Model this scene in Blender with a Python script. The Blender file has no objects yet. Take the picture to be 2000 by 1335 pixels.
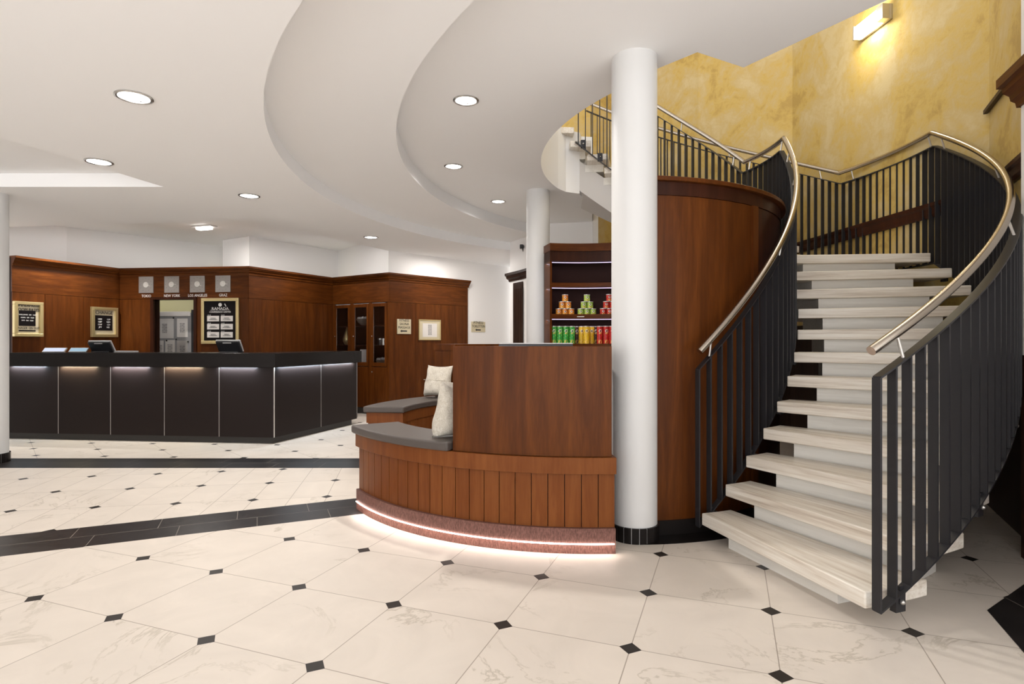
import bpy, bmesh, math, random
from mathutils import Vector, Matrix
from mathutils.geometry import tessellate_polygon
random.seed(7)
PI = math.pi; R = math.radians
sc = bpy.context.scene
COL = sc.collection

# ------------------------------------------------------------------ camera
F = 1130.0; HY = 667.0; EYE = 1.30          # focal length in px of the 2000 px frame, horizon row, eye height
cd = bpy.data.cameras.new('camera'); cam = bpy.data.objects.new('camera', cd); COL.objects.link(cam)
cam.location = (0, 0, EYE); cam.rotation_euler = (PI/2, 0, 0)
cd.sensor_width = 36; cd.lens = F/2000*36; cd.shift_y = -0.00025
cd.clip_start = 0.05; cd.clip_end = 100
sc.camera = cam
# ------------------------------------------------------------------ view + world + big lights
sc.view_settings.view_transform = 'Standard'; sc.view_settings.look = 'None'
sc.view_settings.gamma = 1; sc.view_settings.use_curve_mapping = False
sc.view_settings.exposure = 0.2
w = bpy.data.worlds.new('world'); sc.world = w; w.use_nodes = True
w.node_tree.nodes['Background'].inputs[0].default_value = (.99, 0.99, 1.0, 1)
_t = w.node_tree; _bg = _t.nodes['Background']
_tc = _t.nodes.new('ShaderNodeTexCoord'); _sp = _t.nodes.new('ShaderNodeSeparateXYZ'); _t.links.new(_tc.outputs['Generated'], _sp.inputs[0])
_mr = _t.nodes.new('ShaderNodeMapRange'); _t.links.new(_sp.outputs[2], _mr.inputs[0])      # lower half brightened as added fill for the ceiling, softer sky above
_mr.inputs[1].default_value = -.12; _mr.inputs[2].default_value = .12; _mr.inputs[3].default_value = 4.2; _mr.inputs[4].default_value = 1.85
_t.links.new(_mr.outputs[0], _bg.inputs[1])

def area(name, loc, size, power, color=(1, .955, .91), rot=(0, 0, 0), sizey=None, spread=PI):
    l = bpy.data.lights.new(name, 'AREA'); l.energy = power; l.color = color
    l.shape = 'DISK' if sizey is None else 'RECTANGLE'; l.size = size
    if sizey: l.size_y = sizey
    l.spread = spread
    o = bpy.data.objects.new(name, l); COL.objects.link(o); o.location = loc; o.rotation_euler = rot
    return o
# unseen area lamp added above the upper flight to light the stairwell
area('stairwell_light', (3.0, 4.9, 6.9), 1.8, 40, (1, .95, .86))
area('stairwell_back_light', (-.5, 8.9, 5.4), .4, 3, (1, .97, .8))

# ------------------------------------------------------------------ materials
MATS = {}
def mat(name, col, rough=.5, metal=0, emit=None, es=1, coat=0, trans=0, spec=None):
    m = bpy.data.materials.new(name); m.use_nodes = True
    b = m.node_tree.nodes['Principled BSDF']
    b.inputs['Base Color'].default_value = (*col, 1); b.inputs['Roughness'].default_value = rough
    b.inputs['Metallic'].default_value = metal
    if emit: b.inputs['Emission Color'].default_value = (*emit, 1); b.inputs['Emission Strength'].default_value = es
    if coat: b.inputs['Coat Weight'].default_value = coat; b.inputs['Coat Roughness'].default_value = .1
    if trans: b.inputs['Transmission Weight'].default_value = trans
    if spec is not None: b.inputs['Specular IOR Level'].default_value = spec
    MATS[name] = m; return m
class N:
    """tiny node helper"""
    def __init__(s, m): s.t = m.node_tree; s.b = s.t.nodes['Principled BSDF']
    def new(s, ty, **kw):
        n = s.t.nodes.new(ty)
        for k, v in kw.items(): setattr(n, k, v)
        return n
    def link(s, a, b): s.t.links.new(a, b)
    def m(s, op, a, b=None, c=None):
        n = s.new('ShaderNodeMath', operation=op)
        for i, v in enumerate((a, b, c)):
            if v is None: continue
            if isinstance(v, (int, float)): n.inputs[i].default_value = v
            else: s.link(v, n.inputs[i])
        return n.outputs[0]
    def coords(s, kind='Object', scale=(1, 1, 1), rot=(0, 0, 0)):
        c = s.new('ShaderNodeTexCoord'); mp = s.new('ShaderNodeMapping')
        mp.inputs['Scale'].default_value = scale; mp.inputs['Rotation'].default_value = rot
        s.link(c.outputs[kind], mp.inputs[0]); return mp.outputs[0]
    def noise(s, v, scale, detail=4, rough=.5, dist=0):
        n = s.new('ShaderNodeTexNoise'); n.inputs['Scale'].default_value = scale
        n.inputs['Detail'].default_value = detail; n.inputs['Roughness'].default_value = rough
        n.inputs['Distortion'].default_value = dist
        s.link(v, n.inputs['Vector']); return n.outputs['Fac']
    def ramp(s, f, stops):
        n = s.new('ShaderNodeValToRGB'); e = n.color_ramp.elements
        while len(e) < len(stops): e.new(.5)
        for i, (p, c) in enumerate(stops): e[i].position = p; e[i].color = (*c, 1)
        s.link(f, n.inputs[0]); return n.outputs[0]
    def mix(s, f, a, b):
        n = s.new('ShaderNodeMix', data_type='RGBA')
        for sock, v in ((n.inputs[0], f), (n.inputs[6], a), (n.inputs[7], b)):
            if isinstance(v, (int, float)): sock.default_value = v
            elif isinstance(v, tuple): sock.default_value = (*v, 1)
            else: s.link(v, sock)
        return n.outputs[2]
    def bump(s, h, strength=.2, dist=.01):
        n = s.new('ShaderNodeBump'); n.inputs['Strength'].default_value = strength
        n.inputs['Distance'].default_value = dist
        s.link(h, n.inputs['Height']); s.link(n.outputs[0], s.b.inputs['Normal'])

def wood(name, c1, c2, c3, vertical=True, rough=.36, scale=1.0):
    m = mat(name, c2, rough); n = N(m)
    sc_ = (6*scale, 6*scale, .5*scale) if vertical else (1.2*scale, 1.2*scale, 12*scale)
    v = n.coords('Object', sc_)
    a = n.noise(v, 1.6, 4, .55, 1.2); b = n.noise(v, 14, 3, .6, .3)
    big = n.noise(n.coords('Object', (1, 1, .35)), 1.3, 2, .5)
    f = n.m('ADD', n.m('MULTIPLY', a, .55), n.m('ADD', n.m('MULTIPLY', b, .2), n.m('MULTIPLY', big, .3)))
    col = n.ramp(f, [(.36, c1), (.52, c2), (.68, c3)])
    n.link(col, n.b.inputs['Base Color'])
    n.b.inputs['Specular IOR Level'].default_value = .13
    return m
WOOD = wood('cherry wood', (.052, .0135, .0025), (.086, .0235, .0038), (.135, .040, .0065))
WOODH = wood('cherry wood horizontal grain', (.052, .0135, .0025), (.086, .0235, .0038), (.135, .040, .0065), False)
WOODB = wood('bench cherry wood', (.115, .031, .0075), (.155, .046, .011), (.20, .066, .017))
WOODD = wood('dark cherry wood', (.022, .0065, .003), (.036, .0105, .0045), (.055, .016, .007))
WOODX = wood('wenge dark wood', (.018, .009, .006), (.030, .015, .010), (.045, .022, .015))
SKIRT = mat('plum skirting laminate', (.12, .05, .035), .5, spec=.3)
n = N(SKIRT); v = n.coords('Object', (1, 1, .35)); a = n.noise(v, 120, 3, .7)
n.link(n.ramp(a, [(.35, (.10, .042, .033)), (.65, (.21, .100, .078))]), n.b.inputs['Base Color'])

WHITE = mat('white wall paint', (.86, .84, .82), .6)
n = N(WHITE); a = n.noise(n.coords('Object'), 60, 3); n.bump(a, .05, .002)
CEIL = mat('ceiling paint', (.91, .905, .90), .7)
COLM = mat('column paint', (.655, .65, .64), .5)
CREAM = mat('cream wall paint', (.55, .52, .30), .6)
YEL = mat('yellow sponged plaster', (.6, .45, .18), .75)
n = N(YEL); v = n.coords('Object')
a = n.noise(v, 1.7, 5, .6, .6); b = n.noise(v, 9, 6, .7, .8)
f = n.m('ADD', n.m('MULTIPLY', a, .7), n.m('MULTIPLY', b, .3))
n.link(n.ramp(f, [(.40, (.41, .27, .070)), (.47, (.51, .35, .092)), (.54, (.50, .365, .150)), (.62, (.54, .42, .21))]), n.b.inputs['Base Color'])
n.bump(n.noise(v, 40, 6, .7), .35, .006)
def stone(name, stops, rough):
    m = mat(name, stops[1][1], rough); n = N(m)
    geo = n.new('ShaderNodeNewGeometry'); sp = n.new('ShaderNodeSeparateXYZ'); n.link(geo.outputs['Position'], sp.inputs[0])
    x = n.m('SUBTRACT', sp.outputs[0], .771); y = n.m('SUBTRACT', sp.outputs[1], 5.473)
    r = n.m('SQRT', n.m('ADD', n.m('MULTIPLY', x, x), n.m('MULTIPLY', y, y))); a = n.m('ARCTAN2', y, x)
    c = n.new('ShaderNodeCombineXYZ'); n.link(n.m('MULTIPLY', r, 1.6), c.inputs[0]); n.link(n.m('MULTIPLY', a, 62), c.inputs[1]); n.link(n.m('MULTIPLY', sp.outputs[2], 42), c.inputs[2])
    f = n.m('ADD', n.m('MULTIPLY', n.noise(c.outputs[0], .55, 5, .6, .5), .6), n.m('MULTIPLY', n.noise(c.outputs[0], 1.9, 4, .6, .3), .4))
    n.link(n.ramp(f, stops), n.b.inputs['Base Color']); return m
STONE = stone('veined travertine tread', [(.34, (.48, .40, .32)), (.47, (.67, .60, .51)), (.6, (.80, .75, .67))], .4)
RISER = stone('pale stone riser', [(.3, (.68, .64, .58)), (.5, (.78, .75, .69)), (.7, (.84, .81, .76))], .5)
CONC = mat('painted concrete', (.62, .59, .56), .7)
STEEL = mat('brushed stainless steel', (.46, .41, .35), .26, 1)
STEELD = mat('dull steel trim', (.55, .53, .50), .35, .9)
IRON = mat('anthracite painted steel', (.022, .021, .023), .38, .0, spec=.28)
BLACK = mat('black lacquer panel', (.016, .011, .010), .38, spec=.11)
BLACKT = mat('black stone countertop', (.012, .010, .0095), .22, spec=.12)
PLINTH = mat('dark grey plinth', (.030, .027, .025), .4, spec=.3)
PAD = mat('grey brown leather', (.078, .064, .057), .45, spec=.35)
n = N(PAD); n.bump(n.noise(n.coords('Object'), 220, 3), .15, .002)
GOLD = mat('brushed gold frame', (.62, .50, .25), .32, .75)
BRASS = mat('pale brass sign', (.66, .58, .40), .38, .35)
INK = mat('black lettering', (.02, .018, .015), .6)
INKW = mat('white lettering', (.8, .78, .75), .6, emit=None)
BOARD = mat('black sign board', (.010, .008, .008), .4, spec=.08)
PAPER = mat('white paper', (.72, .68, .64), .7)
GREYP = mat('grey notice board', (.28, .27, .27), .7)
GLASS = mat('cabinet glass', (.9, .9, .9), .03, trans=1)
CLOCK = mat('brushed clock plate', (.34, .32, .30), .42, .5)
DIAL = mat('pale clock dial', (.62, .60, .56), .4, .2)
SHELFD = mat('dark shelf interior', (.022, .009, .006), .6, spec=.08)
LED = mat('warm led strip', (1, 1, 1), .5, emit=(1, .88, .80), es=7)
LEDV = mat('violet led strip', (.8, .7, .9), .5, emit=(.72, .58, 1), es=1.6)
LEDD = mat('cool led strip', (1, 1, 1), .5, emit=(.80, .90, 1), es=3)
LAMP = mat('lamp diffuser', (1, 1, 1), .5, emit=(1, .97, .92), es=7)
TUBE = mat('wall lamp tube', (1, 1, 1), .5, emit=(1, .98, .86), es=9)
CHROME = mat('lamp ring', (.55, .54, .52), .25, .9)
FUR = mat('cream fur cushion', (.70, .64, .54), .9)
n = N(FUR); v = n.coords('Object'); a = n.noise(v, 45, 6, .75, 1.5)
n.link(n.ramp(a, [(.35, (.56, .50, .40)), (.6, (.78, .73, .64))]), n.b.inputs['Base Color']); n.bump(a, .8, .012)
PLAST = mat('black plastic', (.014, .014, .016), .35)
PLASTG = mat('grey plastic', (.45, .44, .44), .35)
SCREEN = mat('lit screen', (.1, .1, .1), .3, emit=(.55, .62, .85), es=.9)
SCREENB = mat('lit blue screen', (.1, .1, .1), .3, emit=(.25, .45, .60), es=.8)

def tile_mat(name, s, ang, ou, ov, half=False, tint=(.66, .595, .525), dots=True):
    m = mat(name, tint, .42); n = N(m)
    geo = n.new('ShaderNodeNewGeometry'); sp = n.new('ShaderNodeSeparateXYZ'); n.link(geo.outputs['Position'], sp.inputs[0])
    x, y = sp.outputs[0], sp.outputs[1]; c, sn = math.cos(R(ang)), math.sin(R(ang))
    def frac(a_, b_, o):
        u = n.m('ADD', n.m('MULTIPLY', x, a_/s), n.m('MULTIPLY', y, b_/s))
        u = n.m('ADD', u, .5-o+100)
        return u
    U = frac(c, sn, ou); V = frac(-sn, c, ov)
    fu = n.m('ABSOLUTE', n.m('SUBTRACT', n.m('FRACT', U), .5)); fv = n.m('ABSOLUTE', n.m('SUBTRACT', n.m('FRACT', V), .5))
    dot = n.m('LESS_THAN', n.m('ADD', fu, fv), .082)
    jw = .0038
    j = n.m('MAXIMUM', n.m('LESS_THAN', fu, jw), n.m('LESS_THAN', fv, jw))
    if half:
        j = n.m('MAXIMUM', j, n.m('GREATER_THAN', fu, .5-jw))
    # per tile offset of the marble
    iu = n.m('FLOOR', n.m('ADD', U, .5)); iv = n.m('FLOOR', n.m('ADD', V, .5))
    cmb = n.new('ShaderNodeCombineXYZ')
    n.link(n.m('ADD', x, n.m('MULTIPLY', iu, 3.71)), cmb.inputs[0]); n.link(n.m('ADD', y, n.m('MULTIPLY', iv, 5.13)), cmb.inputs[1])
    n.link(n.m('MULTIPLY', n.m('ADD', iu, iv), 1.7), cmb.inputs[2])
    p = cmb.outputs[0]
    nz = n.new('ShaderNodeTexNoise'); nz.inputs['Scale'].default_value = 1.5; nz.inputs['Detail'].default_value = 8
    nz.inputs['Roughness'].default_value = .62; nz.inputs['Distortion'].default_value = 1.1; n.link(p, nz.inputs['Vector'])
    ridge = n.m('ABSOLUTE', n.m('SUBTRACT', nz.outputs['Fac'], .5))
    vein = n.m('SUBTRACT', 1, n.m('MULTIPLY', ridge, 75)); vein = n.m('MAXIMUM', vein, 0)
    mask = n.noise(p, 1.1, 2); mask = n.m('MULTIPLY', n.m('MAXIMUM', n.m('SUBTRACT', mask, .47), 0), 6)
    mask = n.m('MINIMUM', mask, 1)
    vf = n.m('MULTIPLY', n.m('MULTIPLY', vein, mask), .8)
    cloud = n.noise(p, 2.4, 5, .6, .8)
    base = n.ramp(cloud, [(.3, tuple(t*.93 for t in tint)), (.7, tuple(min(1, t*1.04) for t in tint))])
    col = n.mix(vf, base, (.42, .37, .30))
    col = n.mix(n.m('MULTIPLY', j, .75), col, (.22, .18, .14))
    if dots: col = n.mix(dot, col, (.018, .014, .012))
    n.link(col, n.b.inputs['Base Color'])
    n.b.inputs['Specular IOR Level'].default_value = .3
    return m
def band_mat(name, ang, off, width, tl=.5):
    m = mat(name, (.014, .012, .012), .3, spec=.3); n = N(m)
    geo = n.new('ShaderNodeNewGeometry'); sp = n.new('ShaderNodeSeparateXYZ'); n.link(geo.outputs['Position'], sp.inputs[0])
    x, y = sp.outputs[0], sp.outputs[1]; c, sn = math.cos(R(ang)), math.sin(R(ang))
    a_ = n.m('ADD', n.m('MULTIPLY', x, c), n.m('MULTIPLY', y, sn))
    b_ = n.m('ADD', n.m('ADD', n.m('MULTIPLY', x, -sn), n.m('MULTIPLY', y, c)), -off)   # 0 at middle of band
    mid = n.m('LESS_THAN', n.m('ABSOLUTE', b_), .002)
    side = n.m('GREATER_THAN', b_, 0)
    u = n.m('FRACT', n.m('ADD', n.m('DIVIDE', a_, tl), n.m('ADD', n.m('MULTIPLY', side, .27), 50)))
    jj = n.m('LESS_THAN', u, .008)
    j = n.m('MAXIMUM', mid, jj)
    nz = n.noise(n.coords('Object'), 9, 6, .7)
    base = n.ramp(nz, [(.3, (.010, .009, .009)), (.75, (.030, .026, .026))])
    n.link(n.mix(n.m('MULTIPLY', j, .8), base, (.30, .27, .23)), n.b.inputs['Base Color'])
    return m
TA = tile_mat('marble tile lobby', .581, 69.4, .2591, -.3224)
TB = tile_mat('marble tile middle field', .584, 10.3, -.1308, -.3333, True)
TC = tile_mat('marble tile by the desk', .575, 42.0, -.3346, -.1163, False)
B2 = band_mat('black stone band diagonal', 23.8, 4.69, .466)
B1 = band_mat('black stone band straight', 0, 6.21, .5)

# ------------------------------------------------------------------ mesh helpers
def obj(name, bm, m, parent=None, smooth=False, bevel=0, seg=2):
    bmesh.ops.recalc_face_normals(bm, faces=bm.faces)
    if parent is not None:
        bmesh.ops.transform(bm, matrix=parent_world(parent).inverted(), verts=bm.verts)
    me = bpy.data.meshes.new(name); bm.to_mesh(me); bm.free()
    ms = m if isinstance(m, (list, tuple)) else [m]
    for k in ms: me.materials.append(k)
    if smooth:
        for p in me.polygons: p.use_smooth = True
        me.set_sharp_from_angle(angle=R(38))
    o = bpy.data.objects.new(name, me); COL.objects.link(o)
    if parent is not None: o.parent = parent
    if bevel:
        b = o.modifiers.new('bevel', 'BEVEL'); b.width = bevel; b.segments = seg; b.limit_method = 'ANGLE'; b.angle_limit = R(40)
    return o
def parent_world(p):
    M = Matrix.Translation(p.location) @ p.rotation_euler.to_matrix().to_4x4()
    return parent_world(p.parent) @ M if p.parent else M
def tag(o, label, cat, group=None):
    o['label'] = label; o['category'] = cat
    if group: o['group'] = group
    return o
def thing(name, label, cat, loc=(0, 0, 0), group=None):
    o = bpy.data.objects.new(name, None); COL.objects.link(o); o.location = loc; o.empty_display_size = .1
    return tag(o, label, cat, group)
def struct(name, bm, m, **k):
    o = obj(name, bm, m, **k); o['kind'] = 'structure'; return o
def copy_tree(o, loc, label=None, group=None, parent=None, mats=None):
    c = o.copy(); COL.objects.link(c)
    if parent is None:
        c.location = loc
        if label: c['label'] = label
        if group: c['group'] = group
    else: c.parent = parent
    for ch in o.children: copy_tree(ch, None, parent=c)
    return c
def hexa(bm, b, t):
    """b, t: lists of bottom / top points in order"""
    vb = [bm.verts.new(p) for p in b]; vt = [bm.verts.new(p) for p in t]; k = len(b)
    bm.faces.new(vb[::-1]); bm.faces.new(vt)
    for i in range(k): bm.faces.new((vb[i], vb[(i+1) % k], vt[(i+1) % k], vt[i]))
def prism(bm, pts, z0, z1):
    hexa(bm, [(x, y, z0) for x, y in pts], [(x, y, z1) for x, y in pts])
def box(bm, x0, x1, y0, y1, z0, z1): prism(bm, [(x0, y0), (x1, y0), (x1, y1), (x0, y1)], z0, z1)
def V2(a): return Vector((a[0], a[1]))
class Wall:
    """vertical plane through P and Q (left to right as seen from the room); n points into the room"""
    def __init__(s, P, Q):
        s.P = V2(P); s.Q = V2(Q); d = s.Q-s.P; s.L = d.length; s.u = d/s.L; s.n = Vector((s.u.y, -s.u.x))
    def at(s, px, py=None):
        """photo column -> distance along the wall, photo row -> height"""
        k = (px-1000)/F
        # P + t u = (k Y, Y)
        t = (k*s.P.y - s.P.x)/(s.u.x-k*s.u.y); Y = s.P.y+t*s.u.y
        return t if py is None else (t, EYE+(HY-py)*Y/F)
    def pt(s, t, d=0): p = s.P+s.u*t+s.n*d; return (p.x, p.y)
    def p3(s, t, z, d=0): a = s.pt(t, d); return Vector((a[0], a[1], z))
    def box(s, bm, t0, t1, z0, z1, d0, d1):
        prism(bm, [s.pt(t0, d0), s.pt(t1, d0), s.pt(t1, d1), s.pt(t0, d1)], z0, z1)
    def frame(s, t, z, d=0):
        M = Matrix(((s.u.x, 0, s.n.x, 0), (s.u.y, 0, s.n.y, 0), (0, 1, 0, 0), (0, 0, 0, 1)))
        p = s.p3(t, z, d); M.translation = p; return M      # local x along the wall, y up, z out of it
def polar(c, r, a): return (c[0]+r*math.cos(a), c[1]+r*math.sin(a))
def arc(bm, c, r0, r1, z0, z1, a0, a1, n=24, caps=True):
    """ring sector, z0/z1 may be functions of the angle"""
    f0 = z0 if callable(z0) else (lambda a: z0); f1 = z1 if callable(z1) else (lambda a: z1)
    rows = []
    for i in range(n+1):
        a = a0+(a1-a0)*i/n; p = polar(c, r0, a); q = polar(c, r1, a)
        rows.append([bm.verts.new((*p, f0(a))), bm.verts.new((*q, f0(a))), bm.verts.new((*q, f1(a))), bm.verts.new((*p, f1(a)))])
    for i in range(n):
        for k in range(4): bm.faces.new((rows[i][k], rows[i][(k+1) % 4], rows[i+1][(k+1) % 4], rows[i+1][k]))
    if caps: bm.faces.new(rows[0]); bm.faces.new(rows[-1][::-1])
def cyl(bm, c, r, z0, z1, n=32, r2=None):
    r2 = r if r2 is None else r2
    hexa(bm, [(*polar(c, r, 2*PI*i/n), z0) for i in range(n)], [(*polar(c, r2, 2*PI*i/n), z1) for i in range(n)])
def lathe(bm, c, prof, n=32):
    rings = []
    for r, z in prof: rings.append([bm.verts.new((*polar(c, max(r, .0004), 2*PI*i/n), z)) for i in range(n)])
    for a, b in zip(rings, rings[1:]):
        for i in range(n): bm.faces.new((a[i], a[(i+1) % n], b[(i+1) % n], b[i]))
    bm.faces.new(rings[0][::-1]); bm.faces.new(rings[-1])
def tube(bm, pts, r, n=12):
    pts = [Vector(p) for p in pts]; rings = []
    for i, p in enumerate(pts):
        a = pts[max(i-1, 0)]; b = pts[min(i+1, len(pts)-1)]; d = (b-a).normalized()
        up = Vector((0, 0, 1)) if abs(d.z) < .95 else Vector((1, 0, 0))
        s = d.cross(up).normalized(); t = s.cross(d)
        rings.append([bm.verts.new(p+(s*math.cos(2*PI*k/n)+t*math.sin(2*PI*k/n))*r) for k in range(n)])
    for a, b in zip(rings, rings[1:]):
        for k in range(n): bm.faces.new((a[k], a[(k+1) % n], b[(k+1) % n], b[k]))
    bm.faces.new(rings[0]); bm.faces.new(rings[-1][::-1])
def sweep(bm, path, prof):
    """profile [(out, z)] along a plan polyline; out is to the right of travel (into the room)"""
    P = [V2(p) for p in path]; rows = []
    for i, p in enumerate(P):
        ns = []
        if i > 0: d = (p-P[i-1]).normalized(); ns.append(Vector((d.y, -d.x)))
        if i < len(P)-1: d = (P[i+1]-p).normalized(); ns.append(Vector((d.y, -d.x)))
        m = sum(ns, Vector((0, 0))).normalized(); m = m/max(.3, m.dot(ns[0]))
        rows.append([bm.verts.new((p.x+m.x*o, p.y+m.y*o, z)) for o, z in prof])
    k = len(prof)
    for a, b in zip(rows, rows[1:]):
        for j in range(k): bm.faces.new((a[j], a[(j+1) % k], b[(j+1) % k], b[j]))
    bm.faces.new(rows[0]); bm.faces.new(rows[-1][::-1])
def plate(bm, outline, z0, z1):
    """solid from a concave outline"""
    tri = tessellate_polygon([[Vector((x, y, 0)) for x, y in outline]])
    lo = [bm.verts.new((x, y, z0)) for x, y in outline]; hi = [bm.verts.new((x, y, z1)) for x, y in outline]
    for t in tri: bm.faces.new([lo[i] for i in t]); bm.faces.new([hi[i] for i in t[::-1]])
    k = len(outline)
    for i in range(k): bm.faces.new((lo[i], lo[(i+1) % k], hi[(i+1) % k], hi[i]))
def text(name, s, M, size, m, parent, align='CENTER', ext=.0012, sx=1.0):
    cu = bpy.data.curves.new(name, 'FONT'); cu.body = s; cu.size = size; cu.align_x = align; cu.align_y = 'CENTER'
    cu.extrude = ext; cu.resolution_u = 2
    t = bpy.data.objects.new('t', cu); me = bpy.data.meshes.new_from_object(t)
    me.transform(Matrix.Scale(sx, 4, (1, 0, 0))); me.transform(M)
    bpy.data.objects.remove(t)
    bm = bmesh.new(); bm.from_mesh(me); bpy.data.meshes.remove(me)
    return obj(name, bm, m, parent)
def bmf(fn, *a, **k): bm = bmesh.new(); fn(bm, *a, **k); return bm

# ------------------------------------------------------------------ plan
Z1, Z2, Z3 = 2.90, 3.04, 3.19                 # ceiling steps
UP = 3.97                                     # upper floor
P = [(-7.00, 8.10), (-6.49, 9.57), (-4.23, 9.30), (-3.40, 10.96), (-2.15, 10.14), (-.89, 11.46)]
W = [Wall(P[i], P[i+1]) for i in range(5)]
CS = (.771, 5.473); RI, RO = 1.735, 2.983; RRI, RRO = 1.705, 3.02
T0 = R(-74.07); DT = R(6.19); RH = .1743; TL = R(17.9); DT2 = R(6.9); RH2 = .171; TH = .078
CB = (.50, 5.543)                             # ring bench centre
DR = 1.60                                     # drum radius

# ------------------------------------------------------------------ floor
def floor():
    bm = bmesh.new()
    # band edges: band 2 along 23.8 deg, centre line offset 4.69, width .466 ; band 1 from y 5.96 to 6.46
    d = (math.cos(R(23.8)), math.sin(R(23.8))); nn = (-d[1], d[0])
    def b2y(x, off): return (off + d[1]*x)/d[0]       # -sin x + cos y = off
    lo, hi = 4.69-.233, 4.69+.233
    X0, X1 = -14, .4
    def quad(pts, mi):
        f = bm.faces.new([bm.verts.new((x, y, 0)) for x, y in pts]); f.material_index = mi
    # crossing of band 2's upper edge with y = 5.96
    xc = (5.96*d[0]-hi)/d[1]
    # lobby field A : below band 2, and everything right of X1
    quad([(X0, -3.2), (9, -3.2), (9, b2y(X1, lo)), (X1, b2y(X1, lo)), (X0, b2y(X0, lo))], 0)
    quad([(X1, b2y(X1, lo)), (9, b2y(X1, lo)), (9, 14), (X1, 14)], 0)
    quad([(X0, b2y(X0, lo)), (X1, b2y(X1, lo)), (X1, b2y(X1, hi)), (X0, b2y(X0, hi))], 3)
    quad([(X0, b2y(X0, hi)), (X1, b2y(X1, hi)), (X1, 5.96), (X0, 5.96)], 1)
    quad([(X0, 5.96), (X1, 5.96), (X1, 6.46), (X0, 6.46)], 4)
    quad([(X0, 6.46), (X1, 6.46), (X1, 14), (X0, 14)], 2)
    bmesh.ops.recalc_face_normals(bm, faces=bm.faces)
    for f in bm.faces:
        if f.normal.z < 0: f.normal_flip()
    me = bpy.data.meshes.new('floor'); bm.to_mesh(me); bm.free()
    for m in (TA, TB, TC, B2, B1): me.materials.append(m)
    o = bpy.data.objects.new('floor', me); COL.objects.link(o); o['kind'] = 'structure'
floor()
# black stone inlay at the foot of the right wall, and the ring round the drum
struct('trim_1', bmf(prism, [(2.09, 2.30), (2.30, 2.80), (2.76, 3.11), (3.4, 3.0), (3.2, 2.0)], .0005, .003), B1)
# ------------------------------------------------------------------ ceilings
def circ_arc(c, r, xmax, n=80):
    a0 = math.acos((xmax-c[0])/r); out = []
    for i in range(n+1):
        a = -a0-(2*PI-2*a0)*i/n; out.append((c[0]+r*math.cos(a), c[1]+r*math.sin(a)))
    return out                                  # from the near end round the left to the far end
c1 = ((3.19, 5.95), 5.28); c2 = ((4.05, 5.80), 5.11)
A1 = circ_arc(*c1, 3.0); A2 = circ_arc(*c2, 3.0)
L1 = [(-13, -4), (3.0, -4)] + A1 + [(3.0, 13.5), (.55, 13.5), (-.4, 12.2), (-.95, 11.46), (-2.17, 10.2), (-3.41, 7.63), (-7.0, 8.07), (-13, 8.6)]
# rectangular raised field on the left is cut out of the lower ceiling
REC = [(-3.60, 5.98), (-4.9, 1.3), (-9.2, 1.3), (-9.2, 5.98)]
def level1():
    bm = bmesh.new()
    out = [Vector((x, y, 0)) for x, y in L1]; hole = [Vector((x, y, 0)) for x, y in REC]
    allp = out+hole; tri = tessellate_polygon([out, hole])
    lo = [bm.verts.new((p.x, p.y, Z1)) for p in allp]; hi = [bm.verts.new((p.x, p.y, Z3+.3)) for p in allp]
    for t in tri: bm.faces.new([lo[i] for i in t]); bm.faces.new([hi[i] for i in t[::-1]])
    for s, e in ((0, len(out)), (len(out), len(allp))):
        for i in range(s, e):
            j = i+1 if i+1 < e else s
            bm.faces.new((lo[i], lo[j], hi[j], hi[i]))
    return bm
struct('ceiling', level1(), CEIL)
struct('ceiling', bmf(plate, [(x+(.02 if x > 2.9 else 0), y) for x, y in [(p[0]-.0, p[1]) for p in A1]] + A2[::-1], Z2, Z3+.25), CEIL)
struct('ceiling', bmf(box, -9.3, -3.4, 1.2, 6.1, Z2, Z2+.1), CEIL)
# upper slab with the stair opening
HC = ((3.11, 5.94), 2.81)
ha0 = math.atan2(4.43-5.94, .745-3.11); ha1 = math.atan2(7.14-5.94, .57-3.11)+0
if ha0 > 0: ha0 -= 2*PI
if ha1 > 0: ha1 -= 2*PI
HARC = [polar(HC[0], HC[1], ha0+(ha1-ha0)*i/30) for i in range(31)]
OPEN = [(2.75, 2.05), (2.08, 3.2), (2.016, 3.30), (1.597, 3.99), (1.21, 3.78), (1.005, 4.01)] + HARC + [(.68, 7.30), (.863, 7.39), (.90, 7.53), (1.055, 7.55), (1.27, 9.15)]
struct('ceiling', bmf(plate, [(-1.6, -4), (5.2, -4), (5.2, 2.05)] + OPEN + [(1.27, 13.5), (-1.6, 13.5)], Z3, UP), CEIL)
struct('ceiling', bmf(box, -13, -2.2, 7.7, 14, 3.15, 3.2), CEIL)          # over the reception, behind the bulkhead
struct('ceiling', bmf(box, -3, 5.4, 1.5, 11, 7.2, 7.3), CEIL)            # top of the stairwell

# ------------------------------------------------------------------ walls
H2 = 2.485
def poly_wall(name, pts, z0, z1, m, th=.1):
    return struct(name, bmf(sweep, pts, [(0, z0), (0, z1), (-th, z1), (-th, z0)]), m)
# white walls above and behind the panelling
poly_wall('wall_back', [(-13, 4.2), (-7.18, 9.33), (-5.62, 11.24), (-5.28, 10.56), (-4.61, 10.15), (-3.55, 11.8), (-2.17, 10.16), (-.94, 11.46), (.02, 12.48)], 2.3, 3.5, WHITE)
poly_wall('wall_left', [(-8.3, -3.2), (-7.06, 8.05)], 0, 3.4, WHITE)
poly_wall('wall_lower_back', [(-.94, 11.46), (.02, 12.48)], 0, 2.3, WHITE)
poly_wall('wall_passage', [(-.035, 10.15), (.20, 9.68), (.33, 9.3), (1.27, 9.12), (1.27, 9.06)], 0, 3.6, WHITE, .08)
poly_wall('wall_passage_side', [(.1, 12.4), (-.035, 10.18)], 0, 3.6, WHITE, .05)
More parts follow.
